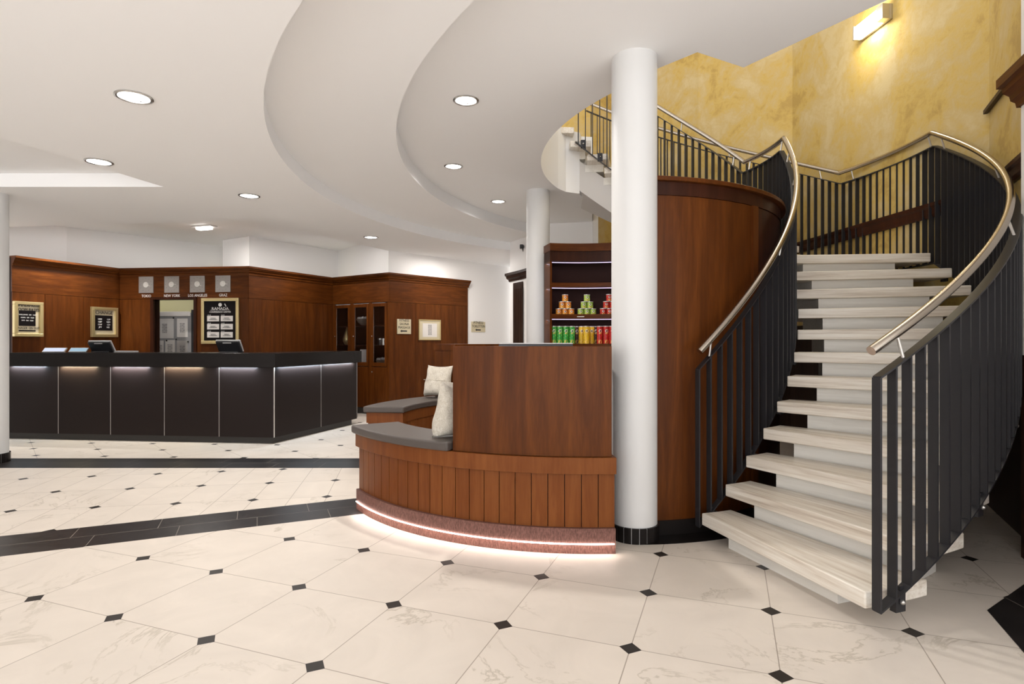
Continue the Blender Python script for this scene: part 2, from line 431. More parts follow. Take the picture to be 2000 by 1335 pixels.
# yellow stairwell
YW = [(1.29, 9.35), (2.2, 9.6), (2.75, 8.54), (3.62, 7.47), (3.86, 4.68), (3.46, 3.91), (3.2, 3.41)]
poly_wall('wall_stairwell', YW, 0, 7.2, YEL)
poly_wall('wall_upper_back', [(-3, 9.4), (.8, 9.38), (1.28, 9.35)], UP-.02, 7.2, YEL)
poly_wall('wall_upper_back_low', [(1.03, 9.06), (1.27, 9.06)], 3.55, UP-.03, YEL)
poly_wall('wall_upper_near', [(3.35, 3.35), (3.35, 1.6)], UP, 7.2, YEL)
# right white wall end with wood cornice
A_ = Vector((3.077, 3.497)); du = Vector((-.35, -.94)).normalized(); B_ = A_+du*1.5
WR = Wall(A_, B_)
struct('wall_right', bmf(prism, [tuple(A_), tuple(B_), tuple(B_+Vector((.6, -.2))), tuple(A_+Vector((.30, -.06)))], 1.22, 7.2), WHITE)
struct('wall_right_base', bmf(prism, [tuple(A_+Vector((-.0, .0))), tuple(B_), tuple(B_+Vector((.6, -.2))), tuple(A_+Vector((.30, -.06)))], 0, 1.22), WOODD)
prof = [(.0, 2.72), (.018, 2.72), (.022, 2.75), (.04, 2.77), (.045, 2.80), (.07, 2.83), (.075, 2.86), (.095, 2.87), (.095, 2.925), (.0, 2.925)]
cn = obj('cornice_moulding', bmf(sweep, [tuple(A_+Vector((.30, -.06))), tuple(A_), tuple(B_)], prof), WOODD)
tag(cn, 'dark cherry cornice moulding high on the white wall end at the right edge', 'moulding')
cn.data.materials[0] = WOODH
# wainscot, wall rail and strip on the yellow wall
struct('wall_stairwell_base', bmf(sweep, [(1.29, 9.35), (2.2, 9.6), (2.75, 8.54), (3.62, 7.47), (3.86, 4.68), (3.46, 3.91), (3.2, 3.41)], [(.005, 0), (.03, 0), (.03, 1.5), (.005, 1.5)]), WOODX)
struct('trim_2', bmf(sweep, [(3.2, 7.99), (3.62, 7.47), (3.86, 4.68), (3.46, 3.91), (3.25, 3.5)], [(0, 2.42), (.025, 2.42), (.035, 2.45), (.035, 2.50), (.05, 2.52), (.05, 2.55), (0, 2.55)]), WOODD)
struct('trim_3', bmf(sweep, [(3.865, 4.70), (3.40, 3.8)], [(0, 3.15), (.03, 3.15), (.03, 3.18), (0, 3.18)]), WOODX)

# panelled walls -----------------------------------------------------------
def panelled(i, name, seams, zt=H2, door=None, upper=True, zs=None):
    Wl = W[i]; L = Wl.L; zs = zs or 2.0
    bm = bmesh.new()                                        # dark backing
    ea, eb = (.11 if i in (1, 3) else 0), (.11 if i in (0, 2) else 0)
    if door: 
        a, b, zd = door
        Wl.box(bm, -ea, a, 0, zt, -.12, -.02); Wl.box(bm, b, L+eb, 0, zt, -.12, -.02); Wl.box(bm, a, b, zd, zt, -.12, -.02)
    elif upper == 'only': Wl.box(bm, -ea, L+eb, zs, zt, -.12, -.02)
    else: Wl.box(bm, -ea, L+eb, 0, zt, -.12, -.02)
    struct(name, bm, SHELFD)
    g = .0025
    bm = bmesh.new(); Wl.box(bm, g if i else 0, L-g, zs+g, zt, -.02, 0)
    struct(name+'_frieze', bm, WOODH)
    if upper == 'only': return
    st = [0]+seams+[L]; bm = bmesh.new()
    for a, b in zip(st, st[1:]):
        if door and a >= door[0]-.01 and b <= door[1]+.01:
            continue
        Wl.box(bm, a+g, b-g, .10, zs-g, -.02, 0)
    struct(name+'_panels', bm, WOOD)
    bm = bmesh.new()
    for a, b in ([(0, L)] if not door else [(0, door[0]), (door[1], L)]): Wl.box(bm, a, b, 0, .10, -.02, .012)
    struct('baseboard_'+name[5:], bm, PLINTH)
panelled(0, 'wall_desk_left', [W[0].at(88), W[0].at(163)])
da, db = W[1].at(300), W[1].at(379)
panelled(1, 'wall_desk_back', [da, db, W[1].at(468)], door=(da, db, 1.99))
panelled(2, 'wall_desk_right', [W[2].at(512), W[2].at(552), W[2].at(596), W[2].at(625)])
panelled(3, 'wall_cabinet', [], upper='only')
panelled(4, 'wall_sign', [W[4].at(812), W[4].at(861)])
struct('wall_sign_end', bmf(prism, [W[4].pt(W[4].L, 0), W[4].pt(W[4].L+.02, 0), W[4].pt(W[4].L+.02, -.1), W[4].pt(W[4].L, -.1)], 0, H2), WOOD)
cp = [(0, H2-.115), (.012, H2-.115), (.016, H2-.085), (.035, H2-.07), (.04, H2-.05), (.062, H2-.03), (.066, H2-.012), (.08, H2-.01), (.08, H2+.02), (-.3, H2+.02), (-.3, H2-.0), (0, H2)]
struct('trim_4', bmf(sweep, P[:4]+[P[4]], [(max(o, -.1), z) for o, z in cp]), WOODH)
e5 = W[4].pt(W[4].L+.04)
struct('trim_5', bmf(sweep, [P[3], P[4], e5], [(max(o, -.06), z) for o, z in cp]), WOODH)

# doorway with back office
dW = W[1]
bm = bmesh.new()
for a, b in ((da-.05, da+.0), (db, db+.05)): dW.box(bm, a, b, 0, 2.02, -.14, .015)
dW.box(bm, da-.05, db+.05, 1.99, 2.03, -.14, .014)
o = struct('door_1', bm, WOODD)
bm = bmesh.new(); dW.box(bm, da-1.4, db+.9, 0, 2.4, -1.36, -1.3); struct('wall_office', bm, CREAM)
bm = bmesh.new(); dW.box(bm, da-1.4, da-1.35, 0, 2.4, -1.3, -.12); struct('wall_office_side', bm, CREAM)
t = thing('notice_board', 'grey whiteboard covered with pinned papers seen through the doorway', 'notice board', tuple(dW.p3((da+db)/2, 0, -.5)))
qn = Wall(dW.pt(0, -.5), dW.pt(dW.L, -.5)); a, b = qn.at(299), qn.at(368)
bm = bmesh.new(); dW.box(bm, a, b+.06, .55, 1.80, -.53, -.50); obj('board', bm, GREYP, t)
bm = bmesh.new(); dW.box(bm, a, b+.04, 1.74, 1.82, -.50, -.46); obj('top_rail', bm, PAPER, t, bevel=.01)
bm = bmesh.new(); dW.box(bm, b+.06, b+.11, 0, 1.85, -.54, -.49); obj('dark_post', bm, PLAST, t)
shs = [(.00, .36, 1.36, 1.70), (.40, .62, 1.38, 1.70), (.0, .17, 1.0, 1.32), (.18, .38, 1.02, 1.33), (.40, .62, .98, 1.32), (.02, .26, .68, .97), (.27, .42, .66, .99), (.44, .62, .66, .96)]
for k, (u0, u1, z0, z1) in enumerate(shs):
    bm = bmesh.new(); dW.box(bm, a+.05+u0, a+.05+u1-.02, z0, z1, -.499, -.497-.0005*k); obj('sheet', bm, PAPER, t)
    Mf = dW.frame(a+.04+(u0+u1)/2, (z0+z1)/2, -.495)
    text('lettering', '\n'.join(['IIII II IIIII', 'III IIII II'] * 3), Mf, .028, GREYP, t)
for u, z in ((.02, 1.34), (.2, 1.32), (.38, 1.34), (.6, 1.30), (.3, .98), (.45, .97), (.06, .96), (.6, .96), (.33, 1.71)):
    bm = bmesh.new(); bmesh.ops.create_uvsphere(bm, u_segments=10, v_segments=6, radius=.014, matrix=Matrix.Translation(dW.p3(a+.06+u, z, -.49))); obj('magnet', bm, INK, t, smooth=True)

# clocks -------------------------------------------------------------------
zc = None
for k, (px, nm) in enumerate(((286, 'TOKIO'), (336, 'NEW YORK'), (386, 'LOS ANGELES'), (436, 'GRAZ'))):
    tt, z = dW.at(px, 556-k*.7)
    c = thing('wall_clock', 'square grey metal wall clock above the city name '+nm.title(), 'clock', tuple(dW.p3(tt, z, 0)), 'world time clocks above the desk')
    bm = bmesh.new(); dW.box(bm, tt-.13, tt+.13, z-.135, z+.135, .0, .012); obj('plate', bm, CLOCK, c, bevel=.003)
    M = dW.frame(tt, z, .012)
    bm = bmesh.new(); bmesh.ops.create_cone(bm, cap_ends=True, segments=28, radius1=.047, radius2=.045, depth=.012, matrix=M); obj('dial', bm, DIAL, c, smooth=True)
    for ang, ln in ((R((40, 200, 20, 95)[k]), .035), (R((-15, 0, -20, -5)[k]), .085)):
        bm = bmesh.new(); Mr = M @ Matrix.Rotation(ang, 4, 'Z') @ Matrix.Translation((ln/2, 0, .009))
        bmesh.ops.create_cube(bm, size=1, matrix=Mr @ Matrix.Diagonal((ln, .006, .003, 1))); obj('hand', bm, PAPER, c)
    for q in range(12):
        bm = bmesh.new(); Mr = M @ Matrix.Rotation(q*PI/6, 4, 'Z') @ Matrix.Translation((.105, 0, .001)); bmesh.ops.create_cube(bm, size=.005, matrix=Mr)
        obj('hour_mark', bm, INK, c)
    z2 = dW.at(px, 578-k*.6)[1]
    lt = text('city_lettering', nm, dW.frame(tt, z2, .002), .064, INKW, None, sx=.85)
    tag(lt, 'white city name '+nm.title()+' on the panelling under its clock', 'lettering', 'city names under the clocks')

def framed(name, label, cat, Wl, x0, x1, y0, y1, d=.03, fw=.03, fm=GOLD, bmn=BOARD):
    t0, z1 = Wl.at(x0, y0); t1 = Wl.at(x1); zc = EYE+(HY-(y0+y1)/2)*(Wl.p3((t0+t1)/2, 0).y)/F
    hh = (y1-y0)/2*(Wl.p3((t0+t1)/2, 0).y)/F; z0, z1 = zc-hh, zc+hh
    t = thing(name, label, cat, tuple(Wl.p3((t0+t1)/2, z0, 0)))
    bm = bmesh.new()
    Wl.box(bm, t0, t1, z1-fw, z1, 0, d); Wl.box(bm, t0, t1, z0, z0+fw, 0, d)
    Wl.box(bm, t0, t0+fw, z0+fw, z1-fw, 0, d); Wl.box(bm, t1-fw, t1, z0+fw, z1-fw, 0, d)
    obj('frame', bm, fm, t, bevel=.004)
    bm = bmesh.new(); Wl.box(bm, t0+fw, t1-fw, z0+fw, z1-fw, 0, d*.5); obj('backing', bm, bmn, t)
    return t, t0+fw, t1-fw, z0+fw, z1-fw
Wl = W[0]
t, a, b, z0, z1 = framed('rate_board', 'gold framed room rates board beside the left column', 'sign', Wl, 24, 81, 589, 657, .05, .045, GOLD, BRASS)
mz = (a+b)/2; hz = z1-z0
bm = bmesh.new(); Wl.box(bm, a+.02, b-.05, z0+hz*.26, z1-hz*.20, .02, .03); Wl.box(bm, a+.02, b-.05, z0+.03, z0+hz*.12, .02, .03); obj('dark_panel', bm, BOARD, t)
text('lettering', 'ZIMMERPREISE\nROOM RATES', Wl.frame(mz-.01, z1-hz*.10, .03), .062, INK, t, sx=.8)
text('lettering', 'MANAGER ON DUTY', Wl.frame(mz-.01, z0+hz*.185, .03), .046, INK, t, sx=.8)
for q, ln in enumerate(('EINZELZIMMER   EUR   116,00', 'DOPPEL   EUR   134,00', 'SUITE   EUR   168,00')):
    text('rate_line', ln, Wl.frame(mz-.015, z0+hz*(.65-.10*q), .032), .024, INKW, t, sx=.72)
t, a, b, z0, z1 = framed('exchange_board', 'gold framed currency change board left of the wall clocks', 'sign', Wl, 176, 227, 600, 658, .05, .045, GOLD, BRASS)
mz = (a+b)/2; hz = z1-z0
bm = bmesh.new(); Wl.box(bm, a+.01, b-.04, z0+hz*.16, z1-hz*.22, .02, .03); obj('dark_panel', bm, BOARD, t)
text('lettering', 'CHANGE', Wl.frame(mz-.01, z1-hz*.11, .03), .075, INK, t, sx=.9)
for q, ln in enumerate(('USD        1,29', 'GBP        0,84', 'CHF        1,21', 'JPY        102')):
    text('rate_line', ln, Wl.frame(mz-.01, z0+hz*(.62-.11*q), .032), .034, INKW, t)
# conference board
t, a, b, z0, z1 = framed('conference_board', 'tall gold framed black conference centre board right of the doorway', 'sign', dW, 395, 468, 582, 671, .035, .05)
mz = (a+b)/2; hz = z1-z0; ww = b-a
text('lettering', 'RAMADA', dW.frame(mz, z1-hz*.19, .02), .062, INKW, t, sx=1.15)
text('lettering', 'CONFERENCE CENTER', dW.frame(mz, z1-hz*.275, .02), .036, INKW, t)
bm = bmesh.new(); dW.box(bm, mz-.17, mz+.17, z1-hz*.232, z1-hz*.227, .0175, .019); obj('rule', bm, INKW, t)
bm = bmesh.new(); M = dW.frame(mz-.0, z1-hz*.09, .019); bmesh.ops.create_cone(bm, cap_ends=True, segments=24, radius1=.03, radius2=.03, depth=.003, matrix=M); obj('round_emblem', bm, INKW, t)
bm = bmesh.new(); M = dW.frame(mz+.09, z1-hz*.10, .019) @ Matrix.Rotation(.5, 4, 'Z') @ Matrix.Diagonal((.014, .05, .003, 1)); bmesh.ops.create_cube(bm, size=1, matrix=M); obj('leaf_emblem', bm, INKW, t)
for r_ in range(3):
    for c_ in range(2):
        x0 = a+ww*(.09 if c_ == 0 else .52); zt = z1-hz*(.37+.205*r_)
        bm = bmesh.new(); dW.box(bm, x0, x0+ww*.38, zt-hz*.14, zt, .0175, .021); cc = obj('name_card', bm, PAPER, t)
        text('card_lettering', 'RAMADA\nCONFERENCE', dW.frame(x0+ww*.19, zt-hz*.075, .022), .021, INK, t)
        text('room_lettering', 'SALON', dW.frame(x0+.035, zt+hz*.018, .018), .018, INKW, t)
# signs on the right panelled wall
Wl = W[4]
def sign(name, label, Wl, x0, x1, y0, y1, txt, size, m=BRASS, d=.015):
    t0, t1 = Wl.at(x0), Wl.at(x1); Y = Wl.p3((t0+t1)/2, 0).y; z0, z1 = EYE+(HY-y1)*Y/F, EYE+(HY-y0)*Y/F
    t = thing(name, label, 'sign', tuple(Wl.p3((t0+t1)/2, z0, 0)))
    bm = bmesh.new(); Wl.box(bm, t0, t1, z0, z1, 0, d); obj('plate', bm, m, t, bevel=.004)
    text('lettering', txt, Wl.frame((t0+t1)/2, (z0+z1)/2+.045, d+.001), size, INK, t)
    bm = bmesh.new(); zc = z0+(z1-z0)*.2; tc = (t0+t1)/2
    Wl.box(bm, tc-.05, tc+.06, zc-.012, zc+.012, d, d+.002)
    pp = [Wl.p3(tc-.05, zc-.025, d), Wl.p3(tc-.05, zc+.025, d), Wl.p3(tc-.09, zc, d)]
    qq = [p+Vector((Wl.n.x, Wl.n.y, 0))*.002 for p in pp]; hexa(bm, pp, qq); obj('arrow', bm, INK, t)
sign('direction_sign', 'brass sign reading fitness sauna massage on the wood panelling', Wl, 775, 802, 623, 652, 'FITNESS\nSAUNA\nMASSAGE', .062)
t, a, b, z0, z1 = framed('framed_notice', 'brass framed white notice hanging on the wood panelling beside the fitness sign', 'picture frame', Wl, 817, 860, 624, 664, .02, .02, GOLD, BRASS)
bm = bmesh.new(); Wl.box(bm, a+.07, b-.07, z0+.04, z1-.05, .01, .012); obj('sheet', bm, PAPER, t)
text('lettering', '\n'.join(['IIIIIIII IIIIII', 'IIII IIIIII III', 'IIIIII III IIII']*3), Wl.frame((a+b)/2, (z0+z1)/2, .013), .022, GREYP, t)
WP = Wall((-.94, 11.46), (.02, 12.48))
sign('direction_sign', 'small brass fitness and toilets sign on the white wall', WP, 920, 947, 628, 648, 'FITNESS/\nTOILETTEN', .072)

# built-in display cabinet ---------------------------------------------------
Wl = W[3]; L = Wl.L
cab = thing('display_cabinet', 'built-in cherry cabinet with three narrow glazed doors beside the desk', 'cabinet', tuple(Wl.p3(L/2, 0, 0)))
bm = bmesh.new(); Wl.box(bm, 0.02, L-.02, .0, 1.99, -.42, -.40); Wl.box(bm, .02, .05, 0, 1.99, -.40, -.02); Wl.box(bm, L-.05, L-.02, 0, 1.99, -.40, -.02)
Wl.box(bm, .02, L-.02, 1.96, 1.99, -.4, -.02); Wl.box(bm, .05, L-.05, .82, .85, -.4, -.03); obj('carcass', bm, WOODD, cab)
zdt, zdb = 1.985, .86
edges = [(653.6, 684), (689.5, 720.5), (725.5, 756)]
seg = [(Wl.at(a), Wl.at(b)) for a, b in edges]
bm = bmesh.new(); st = [0.0]+[v for s in seg for v in s]+[L]
for a, b in zip(st[::2], st[1::2]): Wl.box(bm, a+.001, b-.001, .1, 1.999, -.02, 0)
obj('stiles', bm, WOOD, cab)
bm = bmesh.new(); Wl.box(bm, 0.01, L-.01, 0, .1, -.03, .01); obj('plinth', bm, PLINTH, cab)
for zz in (1.22, 1.58):
    bm = bmesh.new(); Wl.box(bm, .05, L-.05, zz, zz+.02, -.39, -.03); obj('shelf', bm, WOODD, cab)
for k, (a, b) in enumerate(seg):
    a += .003; b -= .003; fr = .05
    bm = bmesh.new(); Wl.box(bm, a, a+fr, zdb, zdt, -.02, .012); Wl.box(bm, b-fr, b, zdb, zdt, -.02, .012)
    Wl.box(bm, a+fr, b-fr, zdt-.06, zdt, -.02, .012); Wl.box(bm, a+fr, b-fr, zdb, zdb+.07, -.02, .012)
    dr = obj('glass_door', bm, WOOD, cab, bevel=.003)
    bm = bmesh.new(); Wl.box(bm, a+fr, b-fr, zdb+.07, zdt-.06, -.008, -.003); obj('pane', bm, GLASS, dr)
    bm = bmesh.new(); bmesh.ops.create_uvsphere(bm, u_segments=12, v_segments=8, radius=.012, matrix=Matrix.Translation(Wl.p3(a+.03, 1.40, .022))); obj('knob', bm, CHROME, dr, smooth=True)
    bm = bmesh.new(); Wl.box(bm, a, b, .11, zdb-.01, -.02, .008); dr = obj('lower_door', bm, WOOD, cab, bevel=.003)
    bm = bmesh.new(); bmesh.ops.create_uvsphere(bm, u_segments=12, v_segments=8, radius=.012, matrix=Matrix.Translation(Wl.p3(a+.03, .76, .018))); obj('knob', bm, CHROME, dr, smooth=True)
def cabxy(px, d=-.2):
    q = Wall(Wl.pt(0, d), Wl.pt(L, d)); return Vector(q.pt(q.at(px)))
c = cabxy(678); bm = bmesh.new(); lathe(bm, c, [(.02, 1.242), (.045, 1.25), (.075, 1.31), (.078, 1.36), (.058, 1.43), (.03, 1.51), (.013, 1.57), (.008, 1.575)], 28)
tag(obj('vase', bm, GOLD, smooth=True), 'gold teardrop vase behind the left glass door of the cabinet', 'vase')
def bowl(cx, z, r, m, nm, lab, cat):
    bm = bmesh.new(); lathe(bm, cx, [(r*.35, z), (r*.4, z+.01), (r*.8, z+r*.55), (r, z+r*.9), (r*.94, z+r*.9), (r*.7, z+r*.5), (r*.3, z+r*.2)], 24)
    return tag(obj(nm, bm, m, smooth=True), lab, cat)
MUD = mat('grey ceramic', (.28, .23, .19), .5); WCER = mat('white ceramic', (.75, .72, .70), .4)
for kk, (px, zz, lab) in enumerate(((710, 1.60, 'dark bowl heaped with white stones behind the middle cabinet door'), (748, .85, 'small dark bowl with white shells low in the right cabinet door'))):
    b_ = thing('filled_bowl', lab, 'bowl', (*cabxy(px), zz)); cx = cabxy(px)
    bm = bmesh.new(); lathe(bm, cx, [(.03, zz), (.04, zz+.01), (.10, zz+.06), (.13, zz+.12), (.12, zz+.12), (.05, zz+.07)], 24); obj('bowl', bm, MUD, b_, smooth=True)
    for q in range(9):
        an = q*2.4; rr = .02+.08*((q*37 % 10)/10)
        bm = bmesh.new(); bmesh.ops.create_icosphere(bm, subdivisions=2, radius=.032, matrix=Matrix.Translation((cx.x+rr*math.cos(an), cx.y+rr*math.sin(an), zz+.125+.01*(q % 3))) @ Matrix.Diagonal((1, 1.2, .8, 1)))
        obj('stone', bm, WCER, b_, smooth=True)
c = cabxy(711, -.12); bm = bmesh.new(); prism(bm, [(c.x-.06, c.y-.05), (c.x+.06, c.y-.05), (c.x+.06, c.y+.05), (c.x-.06, c.y+.05)], 1.0-.15, 1.16)
tag(obj('package_box', bm, WCER, bevel=.006), 'white box behind the middle glass door just above the desk end', 'box')
for q, (px, lab) in enumerate(((743, 'left dark tin on the cabinet shelf behind the right door'), (750, 'right silver lidded tin on the cabinet shelf behind the right door'))):
    c = cabxy(px, -.16); tn = thing('tin', lab, 'tin', (c.x, c.y, 1.24), 'tins in the cabinet')
    bm = bmesh.new(); cyl(bm, c, .045, 1.0+.24, 1.34, 20); obj('body', bm, PLAST if q == 0 else STEELD, tn, smooth=True)
    bm = bmesh.new(); cyl(bm, c, .048, 1.34, 1.36, 20); obj('lid', bm, STEELD, tn, smooth=True)

# passage door ---------------------------------------------------------------
D1 = Wall((-.035, 10.15), (.20, 9.68))
a, b = D1.at(1004), D1.at(1060)
bm = bmesh.new(); D1.box(bm, a, .50, 0, 2.31, .0, .02)
for q in range(5): D1.box(bm, a+.03+q*.07, a+.085+q*.07, .1, 2.2, .02, .026)
struct('door_2', bm, WOODX)
sp = [(0, 2.35), (.02, 2.35), (.03, 2.38), (.06, 2.40), (.07, 2.44), (.09, 2.45), (.09, 2.49), (0, 2.49)]
struct('trim_6', bmf(sweep, [(.02, 10.4), (-.035, 10.15), (.20, 9.68), (.33, 9.35)], sp), WOODX)

# ------------------------------------------------------------------ columns
def column(c, r, zt, label, base=.10):
    t = thing('column', label, 'column', (c[0], c[1], 0))
    bm = bmesh.new(); cyl(bm, c, r, base, zt, 64); obj('shaft', bm, COLM, t, smooth=True)
    bm = bmesh.new()
    k = 20
    for i in range(k):
        a0 = 2*PI*i/k+.012; a1 = 2*PI*(i+1)/k-.012; arc(bm, c, r-.02, r+.014, 0, base, a0, a1, 3)
    obj('base_tiles', bm, BLACKT, t)
    bm = bmesh.new(); cyl(bm, c, r+.011, 0, base-.001, 48); obj('base_grout', bm, PLASTG, t, smooth=True)
column((.817, 3.868), .150, Z3, 'thick white round column in the foreground beside the curved bench')
column((.327, 7.27), .147, Z3, 'white round column further back beside the snack shelves')
column((-5.62, 6.24), .15, Z1, 'white round column cut by the left edge of the photo')

# ------------------------------------------------------------------ reception desk
DA, DB, DC = (-6.80, 7.745), (-3.02, 7.34), (-2.44, 9.2)
desk = thing('reception_desk', 'long angled black reception desk with glowing underside of its counter', 'reception desk', (-3.9, 7.9, 0))
path = [DA, DB, DC]
bm = bmesh.new(); sweep(bm, path, [(-.02, .10), (-.02, .97), (-.62, .97), (-.62, .10)]); obj('carcass', bm, PLAST, desk)
D = [Wall(DA, DB), Wall(DB, DC)]
bm = bmesh.new(); sweep(bm, [DA, DB, D[1].pt(D[1].L-.12)], [(-.05, 0), (-.05, .10), (-.55, .10), (-.55, 0)]); obj('plinth', bm, PLINTH, desk)
for Wd, seams in ((D[0], [0, D[0].at(114), D[0].at(216), D[0].at(321), D[0].at(428), D[0].L]), (D[1], [0, D[1].at(627), D[1].at(697)])):
    for a, b in zip(seams, seams[1:]):
        bm = bmesh.new(); Wd.box(bm, a+.004, b-.004, .085, .975, -.02, 0); obj('front_panel', bm, BLACK, desk)
        if b < Wd.L-.02 or Wd is D[0]:
            bm = bmesh.new(); Wd.box(bm, b-.0032, b+.0032, .085, .97, -.018, .002); obj('steel_joint', bm, STEELD, desk)
bm = bmesh.new(); sweep(bm, [DA, DB, D[1].pt(D[1].L+.03)], [(.020, .975), (.040, .975), (.040, 1.155), (-.66, 1.155), (-.66, 1.10), (.020, 1.10)]); obj('countertop', bm, BLACKT, desk, bevel=.003)
for Wd in D:
    bm = bmesh.new(); Wd.box(bm, .04, Wd.L-.06, 1.0, 1.01, .003, .012); obj('led_strip', bm, LEDD, desk)
def strip_light(Wd, t0, t1, col, pw):
    c = Wd.p3((t0+t1)/2, .968, .030)
    l = area('desk_led', c, abs(t1-t0), pw, col, (0, 0, 0), .012)
    zax = Vector((Wd.n.x, Wd.n.y, 0))*.35+Vector((0, 0, 1)); zax.normalize()
    xax = Vector((Wd.u.x, Wd.u.y, 0)); yax = zax.cross(xax)
    l.rotation_euler = Matrix((xax, yax, zax)).transposed().to_euler()
for k in range(5): strip_light(D[0], .1+.74*k, .1+.74*k+.5, (.72, .86, 1) if k in (0, 4) else (1, .88, .62) if k in (1, 3) else (.9, .93, 1), 4)
strip_light(D[1], .1, 1.0, (.72, .86, 1), 5.5); strip_light(D[1], 1.05, 1.8, (.8, .9, 1), 4)
# glow under the plinth on the wing
# monitors seen from behind
def monitor(px, pyt, wpx, label, lean=1):
    Wd = D[0]; q = Wall(Wd.pt(0, -.25), Wd.pt(Wd.L, -.25)); tt = q.at(px); base = q.p3(tt, 1.157)
    wd = wpx*base.y/F; t = thing('monitor', label, 'monitor', tuple(base), 'monitors on the reception desk')
    zt = EYE+(HY-pyt)*base.y/F
    M = Matrix.Translation(base+Vector((0, 0, .012))) @ Matrix.Rotation(math.atan2(Wd.u.y, Wd.u.x), 4, 'Z') @ Matrix.Rotation(R(30), 4, 'X')
    ht = (zt-1.17)/math.cos(R(30))
    def tb(nm, s, o, m, bv=.004):
        bm = bmesh.new(); bmesh.ops.create_cube(bm, size=1, matrix=M @ Matrix.Translation(o) @ Matrix.Diagonal((*s, 1))); obj(nm, bm, m, t, bevel=bv)
    tb('bezel', (wd, .014, ht), (0, .012, ht/2), PLASTG)
    tb('back_shell', (wd*.96, .03, ht*.96), (0, -.012, ht/2), PLAST, .012)
    tb('screen', (wd*.92, .002, ht*.88), (0, .020, ht/2), SCREENB)
    tb('vent_grille', (wd*.35, .006, ht*.07), (0, -.03, ht*.86), PLASTG)
    bm = bmesh.new(); box(bm, base.x-.03, base.x+.03, base.y+.0, base.y+.05, 1.157, 1.21); obj('stand', bm, PLAST, t)
    bm = bmesh.new(); box(bm, base.x-.12, base.x+.12, base.y-.08, base.y+.10, 1.157, 1.172); obj('foot', bm, PLAST, t, bevel=.004)
monitor(452, 664, 50, 'black monitor on the desk in front of the conference board')
monitor(203, 665.5, 48, 'black monitor on the desk in front of the change board')
for (x0, x1, m, lab) in ((83, 131, SCREEN, 'low tablet screen with violet picture on the desk, left one'), (135, 173, SCREENB, 'low blue tablet screen on the desk beside the black monitor')):
    q = Wall(D[0].pt(0, -.16), D[0].pt(D[0].L, -.16)); tt = q.at((x0+x1)/2); wd = (x1-x0)*q.p3(tt, 0).y/F; base = q.p3(tt, 1.156)
    t = thing('desk_display', lab, 'screen', tuple(base), 'small screens on the reception desk')
    M = Matrix.Translation(base+Vector((0, 0, .03))) @ Matrix.Rotation(math.atan2(D[0].u.y, D[0].u.x), 4, 'Z') @ Matrix.Rotation(R(-40), 4, 'X')
    for nm, s, o, mm in (('casing', (wd, .018, .075), (0, 0, .0), STEELD), ('screen', (wd*.93, .003, .055), (0, -.010, 0), m)):
        bm = bmesh.new(); bmesh.ops.create_cube(bm, size=1, matrix=M @ Matrix.Translation(o) @ Matrix.Diagonal((*s, 1))); obj(nm, bm, mm, t, bevel=.003 if nm == 'casing' else 0)
q = Wall(D[0].pt(0, -.3), D[0].pt(D[0].L, -.3)); tt = q.at(247)
bm = bmesh.new(); q.box(bm, tt-.16, tt+.14, 1.156, 1.176, -.05, .05); tag(obj('keyboard', bm, PLASTG, bevel=.003), 'thin grey keyboard lying on the desk right of the left monitor', 'keyboard')

# ------------------------------------------------------------------ ring bench, near segment
def deg(*a): return [R(v) for v in a]
bench = thing('curved_bench', 'near curved cherry wood bench with grey seat pad and lit skirting', 'bench', (CB[0]-1.2, CB[1]-1.6, 0))
a0, a1 = deg(211, 273.9)
bm = bmesh.new(); arc(bm, CB, 1.66, 1.965, .01, .585, a0+.01, a1-.004, 48); obj('core', bm, WOODD, bench)
bm = bmesh.new(); arc(bm, CB, 1.90, 2.000, 0.0, .155, a0, a1, 60); obj('skirting', bm, SKIRT, bench, smooth=True)
k = 21; g = .0013
for i in range(k):
    b0 = a0+(a1-a0)*i/k; b1 = a0+(a1-a0)*(i+1)/k
    bm = bmesh.new(); arc(bm, CB, 1.955, 1.978, .156, .488, b0+g, b1-g, 2); obj('plank', bm, WOODB, bench)
bm = bmesh.new(); arc(bm, CB, 1.66, 2.006, .488, .590, a0-.002, a1+.002, 60); obj('top_rail', bm, WOODB, bench, smooth=True, bevel=.003)
bm = bmesh.new(); arc(bm, CB, 1.640, 1.668, .10, .59, a0, a1, 40); obj('inner_panel', bm, WOODB, bench)
bm = bmesh.new(); tube(bm, [(*polar(CB, 2.006, a0+.01+(a1-.005-a0-.01)*i/60), .062) for i in range(61)], .0045, 8); obj('led_tube', bm, LED, bench)
bm = bmesh.new(); arc(bm, CB, 1.645, 2.035, .592, .652, a0-.012, R(243.2), 40); obj('seat_pad', bm, PAD, bench, smooth=True, bevel=.014, seg=3)
for i in range(8):      # light of the led tube
    am = a0+(a1-a0)*(i+.5)/8; p = polar(CB, 2.03, am)
    area('bench_led', (*p, .075), (a1-a0)/8*2.0, .22, (1, .84, .76), (R(35)*0, 0, am+PI/2), .012)
